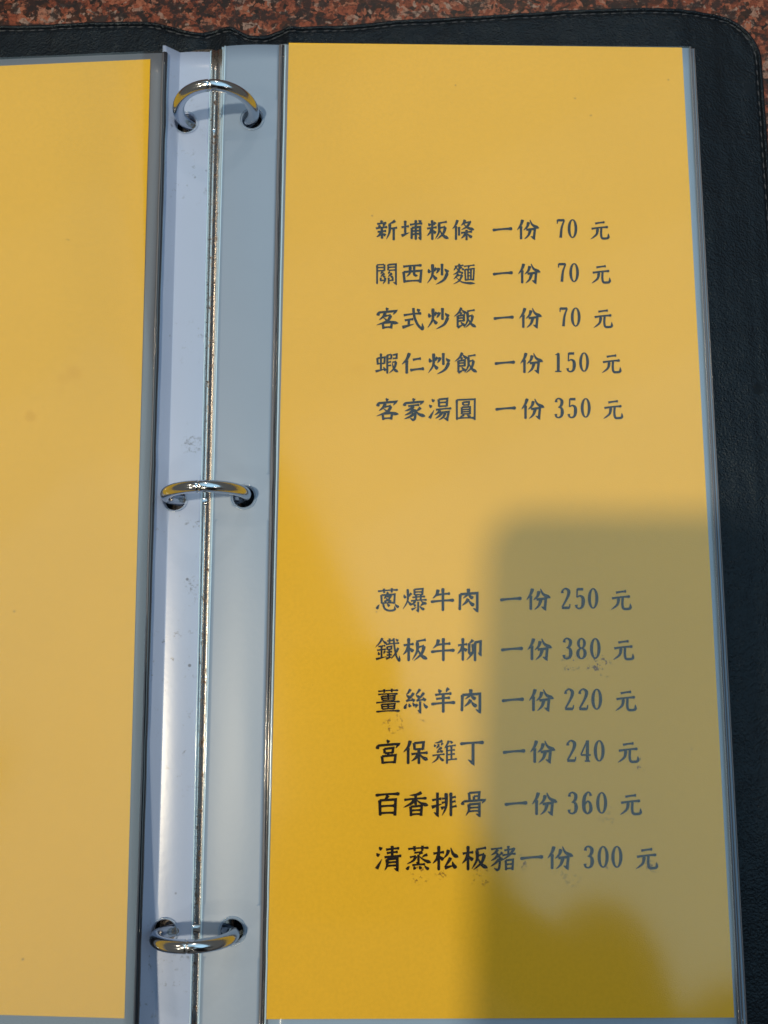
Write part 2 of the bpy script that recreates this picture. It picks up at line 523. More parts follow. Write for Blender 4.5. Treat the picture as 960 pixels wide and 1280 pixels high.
# ------------------------------------------------------------------ ring mechanism
STRIP_Z = PAGE_Z - 0.0008
holes = [((232, 153), (315, 149)), ((218, 624), (304.5, 621)), ((205, 1165), (290, 1164))]
hole_w = [(at(*a, STRIP_Z), at(*b, STRIP_Z)) for a, b in holes]
mid_top = (at(270, 62, 0.008)); mid_bot = at(240, 1300, 0.008)
def rail_f(s, t):
    c = mid_top * (1 - t) + mid_bot * t
    return Vector((c.x + (s - 0.5) * 0.024, c.y, 0))
def rail_z(s, t, p):
    k = abs(s - 0.5) * 2
    return 0.0040 + 0.0042 * math.sqrt(max(0, 1 - k ** 2.6)) - (0.0010 * math.exp(-((s - 0.5) / 0.03) ** 2))
rail = grid("ring_rail", rail_f, rail_z, 40, 40, M_rail, binder, 0.0006)
for k, (a, b) in enumerate(hole_w):
    c = (a + b) / 2
    R = (b - a).length / 2 * 1.10
    ang = math.atan2(b.y - a.y, b.x - a.x)
    half = (b - a).length / 2
    zc = STRIP_Z + 0.0050
    pts = []
    nseg = 240
    lean = [0.10, 0.02, 0.0][k]
    for i in range(nseg):
        th = 2 * math.pi * i / nseg
        lx = math.cos(th) * R; lz = math.sin(th) * R * (1.06 if math.sin(th) > 0 else 0.85)
        ly = lean * lz
        pts.append(Vector((c.x + lx * math.cos(ang) - ly * math.sin(ang), c.y + lx * math.sin(ang) + ly * math.cos(ang), max(0.0042, zc + lz))))
    def rf(t, nseg=nseg):
        d = abs(t * (nseg - 1) - nseg / 4)
        return 0.84 if d < 0.8 else 1.0
    tube("ring", pts, 0.00195, M_chrome, binder, seg=20, closed=True, rf=rf)
    # collar where each half ring enters the rail
    for q in (a, b):
        cp = [Vector((c.x + (q.x - c.x) * 0.98, c.y + (q.y - c.y) * 0.98, zz)) for zz in (0.0052, 0.0062, 0.0068)]
        tube("ring_collar", cp, 0.0030, M_rail, binder, seg=16)

# ------------------------------------------------------------------ binding strips with punched holes
def strip(name, f, zf, holes_st, hr, mat_, parent, thick=0.00025, slist=None):
    """long strip with real round holes; f maps (s,t) to the plane, holes given as world points"""
    A, B, Dn = f(0, 0), f(1, 0), f(0, 1)
    Lt = (Dn - A).length; W = (B - A).length
    vs = []; fs = []
    def add(s, t):
        p = f(s, t).copy(); p.z += zf(s, t, p); vs.append(p); return len(vs) - 1
    S = slist or [i / 14 for i in range(15)]
    # find s,t of holes numerically
    def inv(p):
        s, t = 0.5, 0.5
        for _ in range(12):
            q = f(s, t); e = 1e-3
            js = (f(s + e, t) - q) / e; jt = (f(s, t + e) - q) / e
            dx, dy = p.x - q.x, p.y - q.y
            det = js.x * jt.y - jt.x * js.y
            s += (dx * jt.y - jt.x * dy) / det; t += (js.x * dy - dx * js.y) / det
        return s, t
    hs = sorted([inv(p) for p in holes_st], key=lambda q: q[1])
    dt = 0.016 / Lt / 2
    t0 = 0
    def rows(ta, tb):
        nr = max(1, int((tb - ta) * Lt / 0.006))
        base = len(vs)
        for j in range(nr + 1):
            for s in S: add(s, ta + (tb - ta) * j / nr)
        m = len(S)
        for j in range(nr):
            for i in range(m - 1):
                a = base + j * m + i
                fs.append((a, a + m, a + m + 1, a + 1))
    for (hs_, ht) in hs:
        rows(t0, ht - dt)
        # patch : square boundary points, same spacing as S on the long sides
        bd = [(s, ht - dt) for s in S] + [(1.0, ht - dt + 2 * dt * k / 6) for k in range(1, 6)] + \
             [(s, ht + dt) for s in reversed(S)] + [(0.0, ht + dt - 2 * dt * k / 6) for k in range(1, 6)]
        nb = len(bd); ringsn = 7
        ids = []
        for r in range(ringsn + 1):
            k = r / ringsn
            row = []
            for (s, t) in bd:
                q = f(s, t); c = f(hs_, ht); d = (q - c); d.z = 0
                inner_w = d.normalized() * hr
                # back to s,t by local linear scale
                e = 1e-3
                js = (f(hs_ + e, ht) - c) / e; jt = (f(hs_, ht + e) - c) / e
                det = js.x * jt.y - jt.x * js.y
                si = hs_ + (inner_w.x * jt.y - jt.x * inner_w.y) / det
                ti = ht + (js.x * inner_w.y - inner_w.x * js.y) / det
                row.append(add(si + (s - si) * k, ti + (t - ti) * k))
            ids.append(row)
        for r in range(ringsn):
            for i in range(nb):
                j = (i + 1) % nb
                fs.append((ids[r][i], ids[r][j], ids[r + 1][j], ids[r + 1][i]))
        t0 = ht + dt
    rows(t0, 1)
    o = mesh(name, vs, fs, mat_, parent)
    bmm = bmesh.new(); bmm.from_mesh(o.data)
    bmesh.ops.remove_doubles(bmm, verts=bmm.verts, dist=1e-6)
    bmesh.ops.recalc_face_normals(bmm, faces=bmm.faces)
    if sum(fc.normal.z for fc in bmm.faces) < 0: bmesh.ops.reverse_faces(bmm, faces=bmm.faces)
    bmm.to_mesh(o.data); bmm.free()
    solid(o, thick)
    return o

def hole_rim(p, z, r, mat_, parent):
    pts = [Vector((p.x + math.cos(2 * math.pi * i / 40) * r, p.y + math.sin(2 * math.pi * i / 40) * r, z)) for i in range(40)]
    vs = []; fs = []
    for i, q in enumerate(pts):
        for k in range(6):
            an = 2 * math.pi * k / 6
            rr = r + math.cos(an) * 0.00012
            vs.append((p.x + math.cos(2 * math.pi * i / 40) * rr, p.y + math.sin(2 * math.pi * i / 40) * rr, z + math.sin(an) * 0.00008))
    for i in range(40):
        for k in range(6):
            fs.append((i * 6 + k, i * 6 + (k + 1) % 6, ((i + 1) % 40) * 6 + (k + 1) % 6, ((i + 1) % 40) * 6 + k))
    return mesh("hole_rim", vs, fs, mat_, parent)

BOT = 1330
HR = 0.0035
def zr_strip(s, t, p):     # right strip: lifts gently over the rings, falls to the gap
    return -0.0008 * (1 - s) ** 3 + 0.0002 * math.sin(math.pi * s) + 0.00015 * noise.noise(Vector((p.x * 90, p.y * 25, 1)))
def zl_strip(s, t, p):     # left strip: creased; its inner third climbs to the thicker left stack
    c = 0.30
    if s < c: z = 0.0046 * (1 - s / c) - 0.0004
    else:
        k = (s - c) / (1 - c); z = -0.0004 - 0.0012 * k ** 2
    return z + 0.0001 * noise.noise(Vector((p.x * 90, p.y * 25, 5)))

def wob(seed, a=0.00016, fx=22, fy=9):
    return lambda s, t, p: a * noise.noise(Vector((p.x * fx, p.y * fy, seed)))

# ---- right-hand stack, lowest sleeve first
GR = "clear plastic sleeves in the right-hand stack"
under = [(-0.0030, 6.5, 9.0, (0.30, 0.33, 0.38)), (-0.0022, 4.0, 5.5, None), (-0.0014, 2.0, 2.8, None)]
labels_r = ["lowest clear sleeve of the right-hand stack, its edge furthest right",
            "second lowest clear sleeve of the right-hand stack, only its edges showing",
            "clear sleeve directly under the top sleeve of the right-hand stack"]
for i, (dz, off0, off1, _) in enumerate(under):
    z = PAGE_Z + dz
    sl = empty("plastic_sleeve", at(600, 640, z)); inv_l = Matrix.Translation(-sl.location)
    tag(sl, labels_r[i], "plastic sleeve", GR)
    f = quad_map((357, 58.5 - i * 0.6), (861 + off0 * 1.0, 61), (925 + off1 * 1.2, BOT), (330, BOT), z)
    o1 = grid("back_sheet", f, wob(20 + i, 0.0001), 16, 30, M_margin, sl, 0.0001)
    fs_ = quad_map((279 - 0.8 * (2 - i), 57 + i * 0.3), (357, 58), (330, BOT), (245.8 - 0.8 * (2 - i), BOT), z - 0.0008)
    o2 = strip("binding_strip", fs_, zr_strip, [b for a, b in hole_w], HR, M_strip_r, sl, 0.0001)
    e = [Vector((fs_(0, t).x, fs_(0, t).y, z - 0.0016)) for t in [k / 40 for k in range(41)]]
    o3 = tube("cut_edge", e, 0.00016, M_edge_glint, sl, seg=6)
    e = [f(1, k / 40) + Vector((0, 0, 0.0001)) for k in range(41)]
    o4 = tube("outer_weld", e, 0.00022, M_seam, sl, seg=6)
    for o in (o1, o2, o3, o4): o.matrix_parent_inverse = inv_l

top_r = empty("plastic_sleeve", at(600, 640)); invr = Matrix.Translation(-top_r.location)
tag(top_r, "top clear sleeve over the yellow page with printed dishes", "plastic sleeve")
z = PAGE_Z
parts = []
f_film = quad_map((355, 56), (862.5, 59), (926, BOT), (328, BOT), z)
parts.append(grid("back_sheet", lambda s, t: f_film(s, t) - Vector((0, 0, 0.0005)), wob(31, 0.0001), 20, 40, M_margin, top_r, 0.0001))
f_str = quad_map((281, 56), (350, 56), (324, BOT), (246.5, BOT), STRIP_Z)
parts.append(strip("binding_strip", f_str, zr_strip, [b for a, b in hole_w], HR, M_strip_r, top_r))
# welded seam : a flat grey band with two raised ridges
f_sm = quad_map((349, 56), (361, 56), (333, BOT), (323, BOT), z - 0.0002)
parts.append(grid("seam_band", f_sm, lambda s, t, p: 0.0003 * math.sin(s * math.pi), 8, 40, M_back, top_r))
for du, r, m_ in ((350.5, 0.00035, M_seam), (354, 0.00045, M_dark_seam), (357, 0.00028, M_edge_glint)):
    fr_ = quad_map((du, 56.5), (du + 1, 56.5), (du - 25.5, BOT), (du - 26.5, BOT), z + 0.0001)
    parts.append(tube("seam_ridge", [fr_(0, k / 60) + Vector((0.00012 * noise.noise(Vector((k * .7, du, 0))), 0, 0.0001 * noise.noise(Vector((k * .5, du, 3))))) for k in range(61)], r, m_, top_r, seg=8, squash=0.7))
parts.append(tube("cut_edge", [f_str(0, k / 60) + Vector((0, 0, -0.0008)) for k in range(61)], 0.00030, M_edge_glint, top_r, seg=8))
parts.append(tube("outer_weld", [f_film(1, k / 60) + Vector((0.0001 * noise.noise(Vector((k * .6, 0, 0))), 0, 0.0001)) for k in range(61)], 0.00030, M_seam, top_r, seg=8))
for a, b in hole_w:
    parts.append(hole_rim(b, STRIP_Z + 0.0004, HR + 0.0007, M_margin, top_r))
def film_z(s, t, p):
    edge = 1.0
    return 0.00045 * edge + 0.0001 + 0.00042 * edge * noise.noise(Vector((p.x * 16, p.y * 9, 40)))
parts.append(grid("front_film", f_film, film_z, 48, 90, M_film, top_r))
for o in parts: o.matrix_parent_inverse = invr

# the printed menu page
page = empty("menu_page", at(600, 640)); invp = Matrix.Translation(-page.location)
tag(page, "yellow menu page printed with eleven Chinese dishes and prices inside the right sleeve", "menu page")
f_pg = quad_map((361, 53.5), (852.5, 59.5), (918, 1272), (333, 1274), z)
o = grid("paper_sheet", f_pg, lambda s, t, p: 0.00005 * noise.noise(Vector((p.x * 20, p.y * 10, 50))), 30, 60, M_page_r, page)
o.matrix_parent_inverse = invp

# ---- left-hand stack
GL = "clear plastic sleeves in the left-hand stack"
labels_l = ["lowest clear sleeve of the left-hand stack, its edge furthest into the gap",
            "second lowest clear sleeve of the left-hand stack, showing only at its cut edge",
            "clear sleeve directly under the top sleeve of the left-hand stack"]
for i in range(3):
    dz = -0.0036 + 0.0005 * i
    sl = empty("plastic_sleeve", at(0, 640, ZL + dz)); inv_l = Matrix.Translation(-sl.location)
    tag(sl, labels_l[i], "plastic sleeve", GL)
    f = quad_map((-380, 90), (203 , 67 - 0.5 * i), (165, BOT), (-480, 1318), ZL + dz)
    o1 = grid("back_sheet", f, wob(60 + i, 0.0001), 20, 30, M_back, sl, 0.0001)
    fs_ = quad_map((207, 66), (263 + (2 - i) * 0.7, 62 + i * 0.3), (235.8 + (2 - i) * 0.7, BOT), (170, BOT), STRIP_Z - 0.0028 + 0.0008 * i)
    o2 = strip("binding_strip", fs_, zl_strip, [a for a, b in hole_w], HR, M_strip_l, sl, 0.0001, [0, .08, .16, .24, .3, .36, .44, .52, .6, .68, .76, .84, .9, .95, 1])
    e = [fs_(1, k / 40) + Vector((0, 0, -0.0005)) for k in range(41)]
    o3 = tube("cut_edge", e, 0.00016, M_edge_glint, sl, seg=6)
    for o in (o1, o2, o3): o.matrix_parent_inverse = inv_l

top_l = empty("plastic_sleeve", at(0, 640, ZL)); invl = Matrix.Translation(-top_l.location)
tag(top_l, "top clear sleeve over the blank yellow page, left of the rings", "plastic sleeve")
parts = []
def left_curve(s, t):      # the thick left stack climbs away from the rings
    d = (1 - s) * 0.165    # metres from the seam, roughly
    k = 0.21 + 0.13 * t; c = 0.012 - 0.018 * min(1, t / 0.6)
    e = min(d, 0.075)
    h = k * (math.sqrt((e - c) ** 2 + 0.006 ** 2) + e - c - (math.sqrt(c ** 2 + 0.006 ** 2) - c)) / 2 - 0.17 * e * math.exp(-(e / 0.020) ** 2) * max(0, 1 - t / 0.5) + max(0, d - 0.075) * 0.06
    return h + 0.030 * max(0, t - 0.4) ** 2 + 0.0006 * math.sin(t * 9 + s * 5) * (1 - s)
def left_uv(u, v):
    T = (v - 66) / (BOT - 66)
    ur = 205 - 39 * T; ul = -380 - 100 * T
    return left_curve((u - ul) / (ur - ul), T)
def left_map(tl, tr, br, bl):
    """sheet edges follow the photograph on the curved stack: each point lies at its own height"""
    def f(s, t):
        u = (tl[0] * (1 - s) + tr[0] * s) * (1 - t) + (bl[0] * (1 - s) + br[0] * s) * t
        v = (tl[1] * (1 - s) + tr[1] * s) * (1 - t) + (bl[1] * (1 - s) + br[1] * s) * t
        zz = ZL + left_uv(u, v)
        p = at(u, v, zz); p.z = ZL
        return p
    return f
def fl_z(s, t):
    return left_uv((-380 - 100 * t) * (1 - s) + (205 - 39 * t) * s, (90 * (1 - s) + 66 * s) * (1 - t) + (1318 * (1 - s) + BOT * s) * t)
f_fl = left_map((-380, 90), (205, 66), (166, BOT), (-480, 1318))
parts.append(grid("back_sheet", lambda s, t: f_fl(s, t) - Vector((0, 0, 0.0004)), lambda s, t, p: fl_z(s, t), 40, 50, M_back, top_l, 0.0001))
f_sl = quad_map((209, 66), (262.5, 61.5), (235.5, BOT), (172, BOT), STRIP_Z)
S_L = [0, .05, .1, .15, .2, .25, .285, .3, .315, .35, .4, .48, .56, .64, .72, .8, .86, .92, .97, 1]
parts.append(strip("binding_strip", f_sl, zl_strip, [a for a, b in hole_w], HR, M_strip_l, top_l, slist=S_L))
for du, r, m_, zz in ((204.5, 0.0003, M_seam, 0.0001), (206.6, 0.0009, M_dark_seam, -0.0006), (209.5, 0.00028, M_edge_glint, -0.0012)):
    fr_ = quad_map((du, 66.5), (du + 1, 66.5), (du - 37, BOT), (du - 38, BOT), ZL + zz)
    parts.append(tube("seam_ridge", [fr_(0, k / 60) + Vector((0.00016 * noise.noise(Vector((k * .5, du, 0))), 0, 0.00016 * noise.noise(Vector((k * .35, du, 3))))) for k in range(61)], r, m_, top_l, seg=8))
parts.append(tube("cut_edge", [f_sl(1, k / 60) + Vector((0, 0, -0.0014)) for k in range(61)], 0.00026, M_edge_glint, top_l, seg=8))
for a, b in hole_w:
    parts.append(hole_rim(a, STRIP_Z + 0.0002, HR + 0.0005, M_margin, top_l))
parts.append(grid("front_film", f_fl, lambda s, t, p: fl_z(s, t) + 0.0011 + 0.0013 * min(1, (1 - s) * 12) * noise.noise(Vector((p.x * 20, p.y * 9, 44))), 70, 90, M_film, top_l))
for o in parts: o.matrix_parent_inverse = invl
f_pl = left_map((-350, 98), (188, 74), (155.5, 1273), (-440, 1256))
def pl_z(s, t, p):
    u = (-350 * (1 - s) + 188 * s) * (1 - t) + (-440 * (1 - s) + 155.5 * s) * t
    v = (98 * (1 - s) + 74 * s) * (1 - t) + (1256 * (1 - s) + 1273 * s) * t
    return left_uv(u, v)
def on_left(u, v): return at(u, v, ZL + left_uv(u, v))
M_page_l = paper_mat("yellow_paper_left", YELLOW,
    [(on_left(38, 521), 0.0021, 0.8), (on_left(92, 466), 0.0030, 0.62), (on_left(79, 474), 0.0024, 0.4), (on_left(75, 490), 0.002, 0.2)],
    [(on_left(86, 302), 0.002, .6)])
blank = grid("menu_page", f_pl, pl_z, 40, 50, M_page_l)
tag(blank, "blank yellow menu page with two faint grease spots inside the left sleeve", "menu page")

# ------------------------------------------------------------------ the printed characters, brush-style strokes
G = {
'新': "8|d 25 4 31 14;h 8 22 50 17;d 17 26 21 37;p 41 22 36 35;h 2 43 54 37;v 29 40 30 92;h 10 60 49 55;p 27 62 19 74 5 84;d 37 66 46 77;p 90 6 78 15 64 20;p 65 20 64 60 50 94;h 66 45 99 40;v 83 43 83 100",
'埔': "8|h 2 38 36 33;v 19 6 19 68;t 2 78 38 63;h 40 26 97 20;v 49 41 48 94;g 49 41 87 36 88 92 78 86;h 51 57 85 54;h 51 72 85 69;v 67 4 67 98;d 80 4 92 14",
'粄': "8|h 2 44 46 38;d 9 18 17 30;p 41 14 33 29;v 25 4 26 98;p 24 44 16 62 2 79;d 29 50 42 66;h 52 20 92 12;p 56 20 56 60 40 92;h 58 42 85 36;p 85 37 76 66 48 94;n 60 50 74 76 100 92",
'條': "7.5|p 24 3 16 26 1 46;v 17 32 17 98;v 31 36 31 78;p 58 2 51 18 40 30;h 52 18 86 12;p 79 14 68 34 42 50;n 52 22 70 40 100 50;h 40 65 90 59;v 65 50 65 100;p 62 65 54 78 40 91;d 70 69 90 86",
'一': "9|H 5 53 95 46",
'份': "8|p 26 3 18 28 2 52;v 19 34 19 96;p 52 14 46 36 30 53;n 58 4 70 28 99 44;g 42 51 80 46 76 90 62 82;p 60 50 52 76 34 95",
'元': "8|h 28 18 74 12;h 10 43 91 35;p 40 42 34 70 6 92;b 58 40 57 70 62 87 78 89 92 85 92 66",
'關': "6.3|v 8 8 8 98;h 8 8 40 6;v 41 6 41 36;h 10 21 40 20;h 10 36 40 35;v 58 6 58 34;g 58 7 93 4 93 96 80 89;h 60 20 91 18;h 60 34 91 32;p 34 40 24 51;p 42 48 24 65;d 34 57 44 66;p 66 40 58 51;p 76 48 58 65;d 68 57 78 66;v 24 68 24 84;p 44 68 43 82 34 98;v 60 68 60 98;v 78 66 78 84;h 24 82 44 80;h 60 82 79 80",
'西': "8.5|h 8 16 92 10;v 10 40 15 92;z 10 41 90 35 85 92;h 15 85 86 82;p 40 16 38 46 24 63;b 58 14 58 50 64 57 74 58",
'炒': "8.5|d 7 27 14 45;p 43 22 34 40;p 25 4 24 56 2 94;d 28 54 44 76;v 68 2 68 58;p 54 22 50 36 42 48;d 80 26 97 42;p 92 46 76 78 40 100",
'麵': "5.8|h 8 15 48 10;v 28 2 28 46;p 17 18 4 34;d 18 24 26 32;p 39 16 31 29;d 39 22 49 31;p 27 36 16 46 1 53;d 30 38 46 47;p 24 49 14 64 3 75;h 21 59 42 55;p 42 55 28 82 2 98;n 14 66 44 90 100 95;h 50 15 98 9;p 73 13 69 25;v 54 29 57 82;z 54 30 95 25 92 81;v 68 28 68 78;v 81 28 81 78;h 68 45 81 44;h 68 60 81 59;h 57 79 92 77",
'客': "8|d 45 0 54 11;d 15 18 9 38;g 13 23 88 16 77 33;p 42 24 32 42 14 58;h 38 41 66 35;p 67 36 50 62 3 82;n 32 46 60 66 100 73;v 30 71 33 100;z 30 72 71 68 67 98;h 33 93 68 91",
'式': "8.5|h 9 36 88 27;h 14 60 52 54;v 32 58 32 84;t 3 92 56 77;b 52 2 57 44 72 80 88 98 94 98 92 74;d 69 6 81 17",
'飯': "7.3|p 35 0 24 22 2 42;d 37 10 56 26;d 29 21 36 30;v 18 38 18 92;z 18 39 46 35 46 64;h 20 50 45 48;h 20 63 45 61;t 17 93 44 79;d 32 66 50 84;h 60 18 94 12;p 61 20 62 60 46 94;h 64 42 85 36;p 85 37 77 68 52 94;n 64 50 78 76 100 91",
'蝦': "6.8|v 8 26 10 56;z 8 27 41 22 39 52;h 10 52 39 50;v 24 4 24 80;t 0 87 44 76;d 36 66 46 84;v 52 12 52 98;h 52 13 70 9;v 70 9 70 29;h 53 30 70 28;h 53 46 69 43;h 53 62 69 59;z 77 12 94 8 93 30;h 77 28 92 27;h 74 46 92 42;p 91 43 83 72 60 96;n 74 50 82 76 100 91",
'仁': "9|p 35 2 24 30 2 55;v 23 36 23 98;h 50 34 86 28;H 38 82 100 75",
'家': "8|d 45 0 54 11;d 15 18 9 36;g 13 23 88 16 77 31;h 25 37 74 31;p 50 36 34 50 10 59;b 38 47 55 62 55 88 48 99 34 91;p 46 57 30 69 10 78;p 52 70 34 84 8 95;p 80 43 68 54 56 59;n 54 50 70 72 100 83",
'湯': "7.6|d 14 4 25 15;d 3 30 14 41;t 4 92 24 54;v 44 5 46 40;z 44 6 82 2 79 38;h 46 21 79 19;h 46 38 79 36;h 32 53 100 47;p 50 54 42 66 26 77;g 46 67 88 62 81 97 66 90;p 58 66 48 80 30 93;p 73 65 64 86 44 100",
'圓': "6.6|v 11 7 12 100;z 11 8 90 5 89 100;h 12 92 88 90;v 38 18 39 32;z 38 19 65 17 63 32;h 39 32 64 31;v 33 42 33 74;z 33 42 69 40 69 74;h 35 53 68 52;h 35 63 68 62;h 35 73 68 72;p 42 75 36 81 24 87;d 56 76 72 86",
'蔥': "6.6|h 8 14 92 8;v 33 2 34 22;v 66 0 65 20;p 51 18 45 29;v 22 30 24 68;z 22 31 78 27 76 68;h 24 66 76 64;p 46 33 34 47;z 46 38 62 36 52 50 34 60;d 40 42 64 60;d 14 72 4 92;b 30 70 37 90 56 98 77 94 77 78;d 47 67 57 79;d 79 69 95 84",
'爆': "6.4|d 5 28 12 44;p 36 22 27 38;p 20 4 20 54 0 92;d 22 56 38 74;v 48 5 49 31;z 48 6 83 3 81 31;h 49 18 81 17;h 49 30 81 29;h 40 41 93 37;v 55 32 56 53;v 76 30 74 51;h 34 56 100 51;p 52 56 44 67 29 76;n 74 53 84 63 100 69;g 64 59 64 100 55 94;d 45 69 54 78;t 36 94 58 83;p 86 68 74 79;d 70 79 90 94",
'牛': "8.5|p 32 6 26 28 9 45;h 26 30 82 24;H 1 60 99 53;v 52 0 52 100",
'肉': "8.5|v 14 26 12 96;g 14 27 85 22 85 98 68 88;p 48 2 46 26 25 45;d 48 26 68 45;p 48 46 40 60 22 76;d 50 54 72 76",
'鐵': "6|p 29 0 18 20 0 40;d 30 9 46 24;h 12 37 41 33;h 7 53 43 49;v 25 35 25 84;d 12 60 17 73;p 40 56 34 69;t 2 91 48 79;v 58 2 58 26;h 48 14 72 10;h 43 28 98 22;v 48 38 49 51;z 48 39 66 36 65 49;h 49 50 66 48;h 46 62 69 59;v 57 51 57 86;h 46 74 67 72;t 43 89 70 81;b 75 1 79 44 86 78 95 96 99 96 98 76;p 94 42 84 64 64 90;d 84 4 94 13",
'板': "8.3|h 2 32 44 26;v 23 0 23 100;p 23 34 15 54 0 72;d 28 42 43 58;h 54 16 94 8;p 58 18 58 56 38 94;h 60 41 87 34;p 87 35 76 68 44 98;n 60 48 76 76 100 91",
'柳': "8|h 2 32 40 27;v 22 0 22 98;p 22 34 14 52 0 68;d 26 42 39 55;p 64 8 56 17 48 20;v 48 22 48 68;t 47 71 64 58;p 63 26 63 62 38 94;g 70 20 95 15 94 70 84 63;v 72 20 72 100",
'薑': "5.8|h 10 12 92 7;v 34 2 35 18;v 66 0 65 16;h 10 25 90 22;v 24 32 27 50;z 24 33 78 30 75 50;v 51 24 51 50;h 27 42 76 40;h 27 50 76 49;h 2 60 98 55;v 24 66 27 87;z 24 67 78 64 75 86;v 51 66 51 87;h 27 77 76 75;h 27 87 76 85;H 2 98 98 94",
'絲': "7|p 29 2 20 17 11 26;d 12 27 27 37;p 42 18 28 38 10 53;h 11 53 41 48;d 34 40 46 53;d 14 64 6 86;d 23 63 29 78;d 38 59 48 74;p 68 2 58 17 50 26;d 51 27 65 36;p 84 17 68 38 52 51;h 53 52 86 46;d 79 37 91 51;g 68 54 68 98 58 91;p 58 66 50 82;d 82 62 98 82",
'羊': "8.5|d 31 2 41 16;p 72 -2 62 15;h 17 27 84 21;h 21 44 78 39;H 1 66 99 59;v 50 25 50 102",
'宮': "8|d 45 -2 54 10;d 13 18 6 38;g 11 23 92 16 80 34;v 34 36 36 56;z 34 37 70 33 67 55;h 36 55 68 53;p 52 56 47 66;v 25 67 28 99;z 25 68 79 63 75 97;h 28 95 76 92",
'保': "8.3|p 29 2 20 28 1 51;v 20 32 20 100;v 44 12 46 41;z 44 13 82 9 79 40;h 46 39 80 37;h 33 59 99 53;v 63 39 63 100;p 60 59 50 75 33 88;n 66 58 78 72 99 83",
'雞': "6|p 42 2 28 9 11 12;d 9 18 15 27;d 24 15 29 24;p 44 12 37 23;p 29 24 18 36;p 40 31 20 50;d 32 40 44 50;h 19 51 40 48;h 2 65 51 59;p 28 60 20 80 0 96;d 29 67 47 87;p 68 2 61 18 50 35;v 60 26 60 100;d 74 2 82 13;h 60 27 96 22;h 60 45 92 41;h 60 62 92 58;h 60 84 100 79;v 78 25 78 82",
'丁': "9|H 2 16 98 10;g 54 14 54 96 34 82",
'百': "8.5|H 2 14 98 8;p 52 14 46 24 38 31;v 19 34 21 98;z 19 35 82 31 79 98;h 21 60 79 57;h 21 88 79 86",
'香': "8|p 74 2 54 11 26 14;h 5 33 94 26;v 50 12 50 54;p 46 33 32 48 2 64;n 54 33 70 46 100 56;v 30 60 32 100;z 30 61 74 57 71 99;h 32 77 71 75;h 32 93 71 91",
'排': "8.3|h 3 34 40 28;g 24 2 24 94 10 84;t 1 63 43 49;p 58 4 58 60 42 97;v 77 2 77 100;h 42 28 58 26;h 41 45 58 42;t 38 68 58 59;h 77 25 97 20;h 77 43 96 38;h 77 64 100 58",
'骨': "7.6|v 31 3 33 36;z 31 4 72 1 69 35;h 50 18 69 17;v 50 18 50 35;d 11 36 5 54;g 11 39 92 33 82 48;p 30 50 30 76 18 98;g 30 52 72 48 72 97 58 90;h 32 66 71 64;h 31 80 71 78",
'清': "8|d 13 4 24 15;d 3 30 14 41;t 3 94 24 54;h 40 16 92 10;h 43 30 86 25;v 64 0 64 44;h 34 47 100 41;p 44 54 44 80 35 100;g 44 55 84 51 84 98 72 92;h 46 69 83 66;h 45 82 83 80",
'蒸': "7|h 10 13 90 8;v 34 1 35 22;v 66 -1 65 20;h 34 29 66 25;p 66 26 51 37;g 50 36 50 73 41 67;h 17 47 40 42;p 40 42 30 60 5 74;p 85 36 64 47;n 55 44 72 58 99 69;h 26 79 76 75;d 15 83 5 98;d 33 83 38 96;d 54 82 61 94;d 74 81 91 96",
'松': "8.3|h 2 32 44 26;v 23 0 23 100;p 23 34 15 54 0 72;d 28 42 42 57;p 61 16 56 34 43 50;n 70 8 80 34 100 47;p 70 48 60 66 46 86;t 46 90 86 79;d 76 64 91 92",
'豬': "6.8|h 2 14 46 9;p 29 14 18 28 2 38;b 20 26 35 46 35 84 28 98 14 90;p 29 39 18 51 2 61;p 33 55 20 70 1 84;p 47 26 38 36 33 40;d 35 42 48 58;h 54 19 88 13;v 70 0 70 37;h 46 39 99 32;p 94 8 76 36 44 60;v 60 58 61 100;z 60 59 88 56 86 99;h 61 76 86 74;h 61 93 86 91",
}
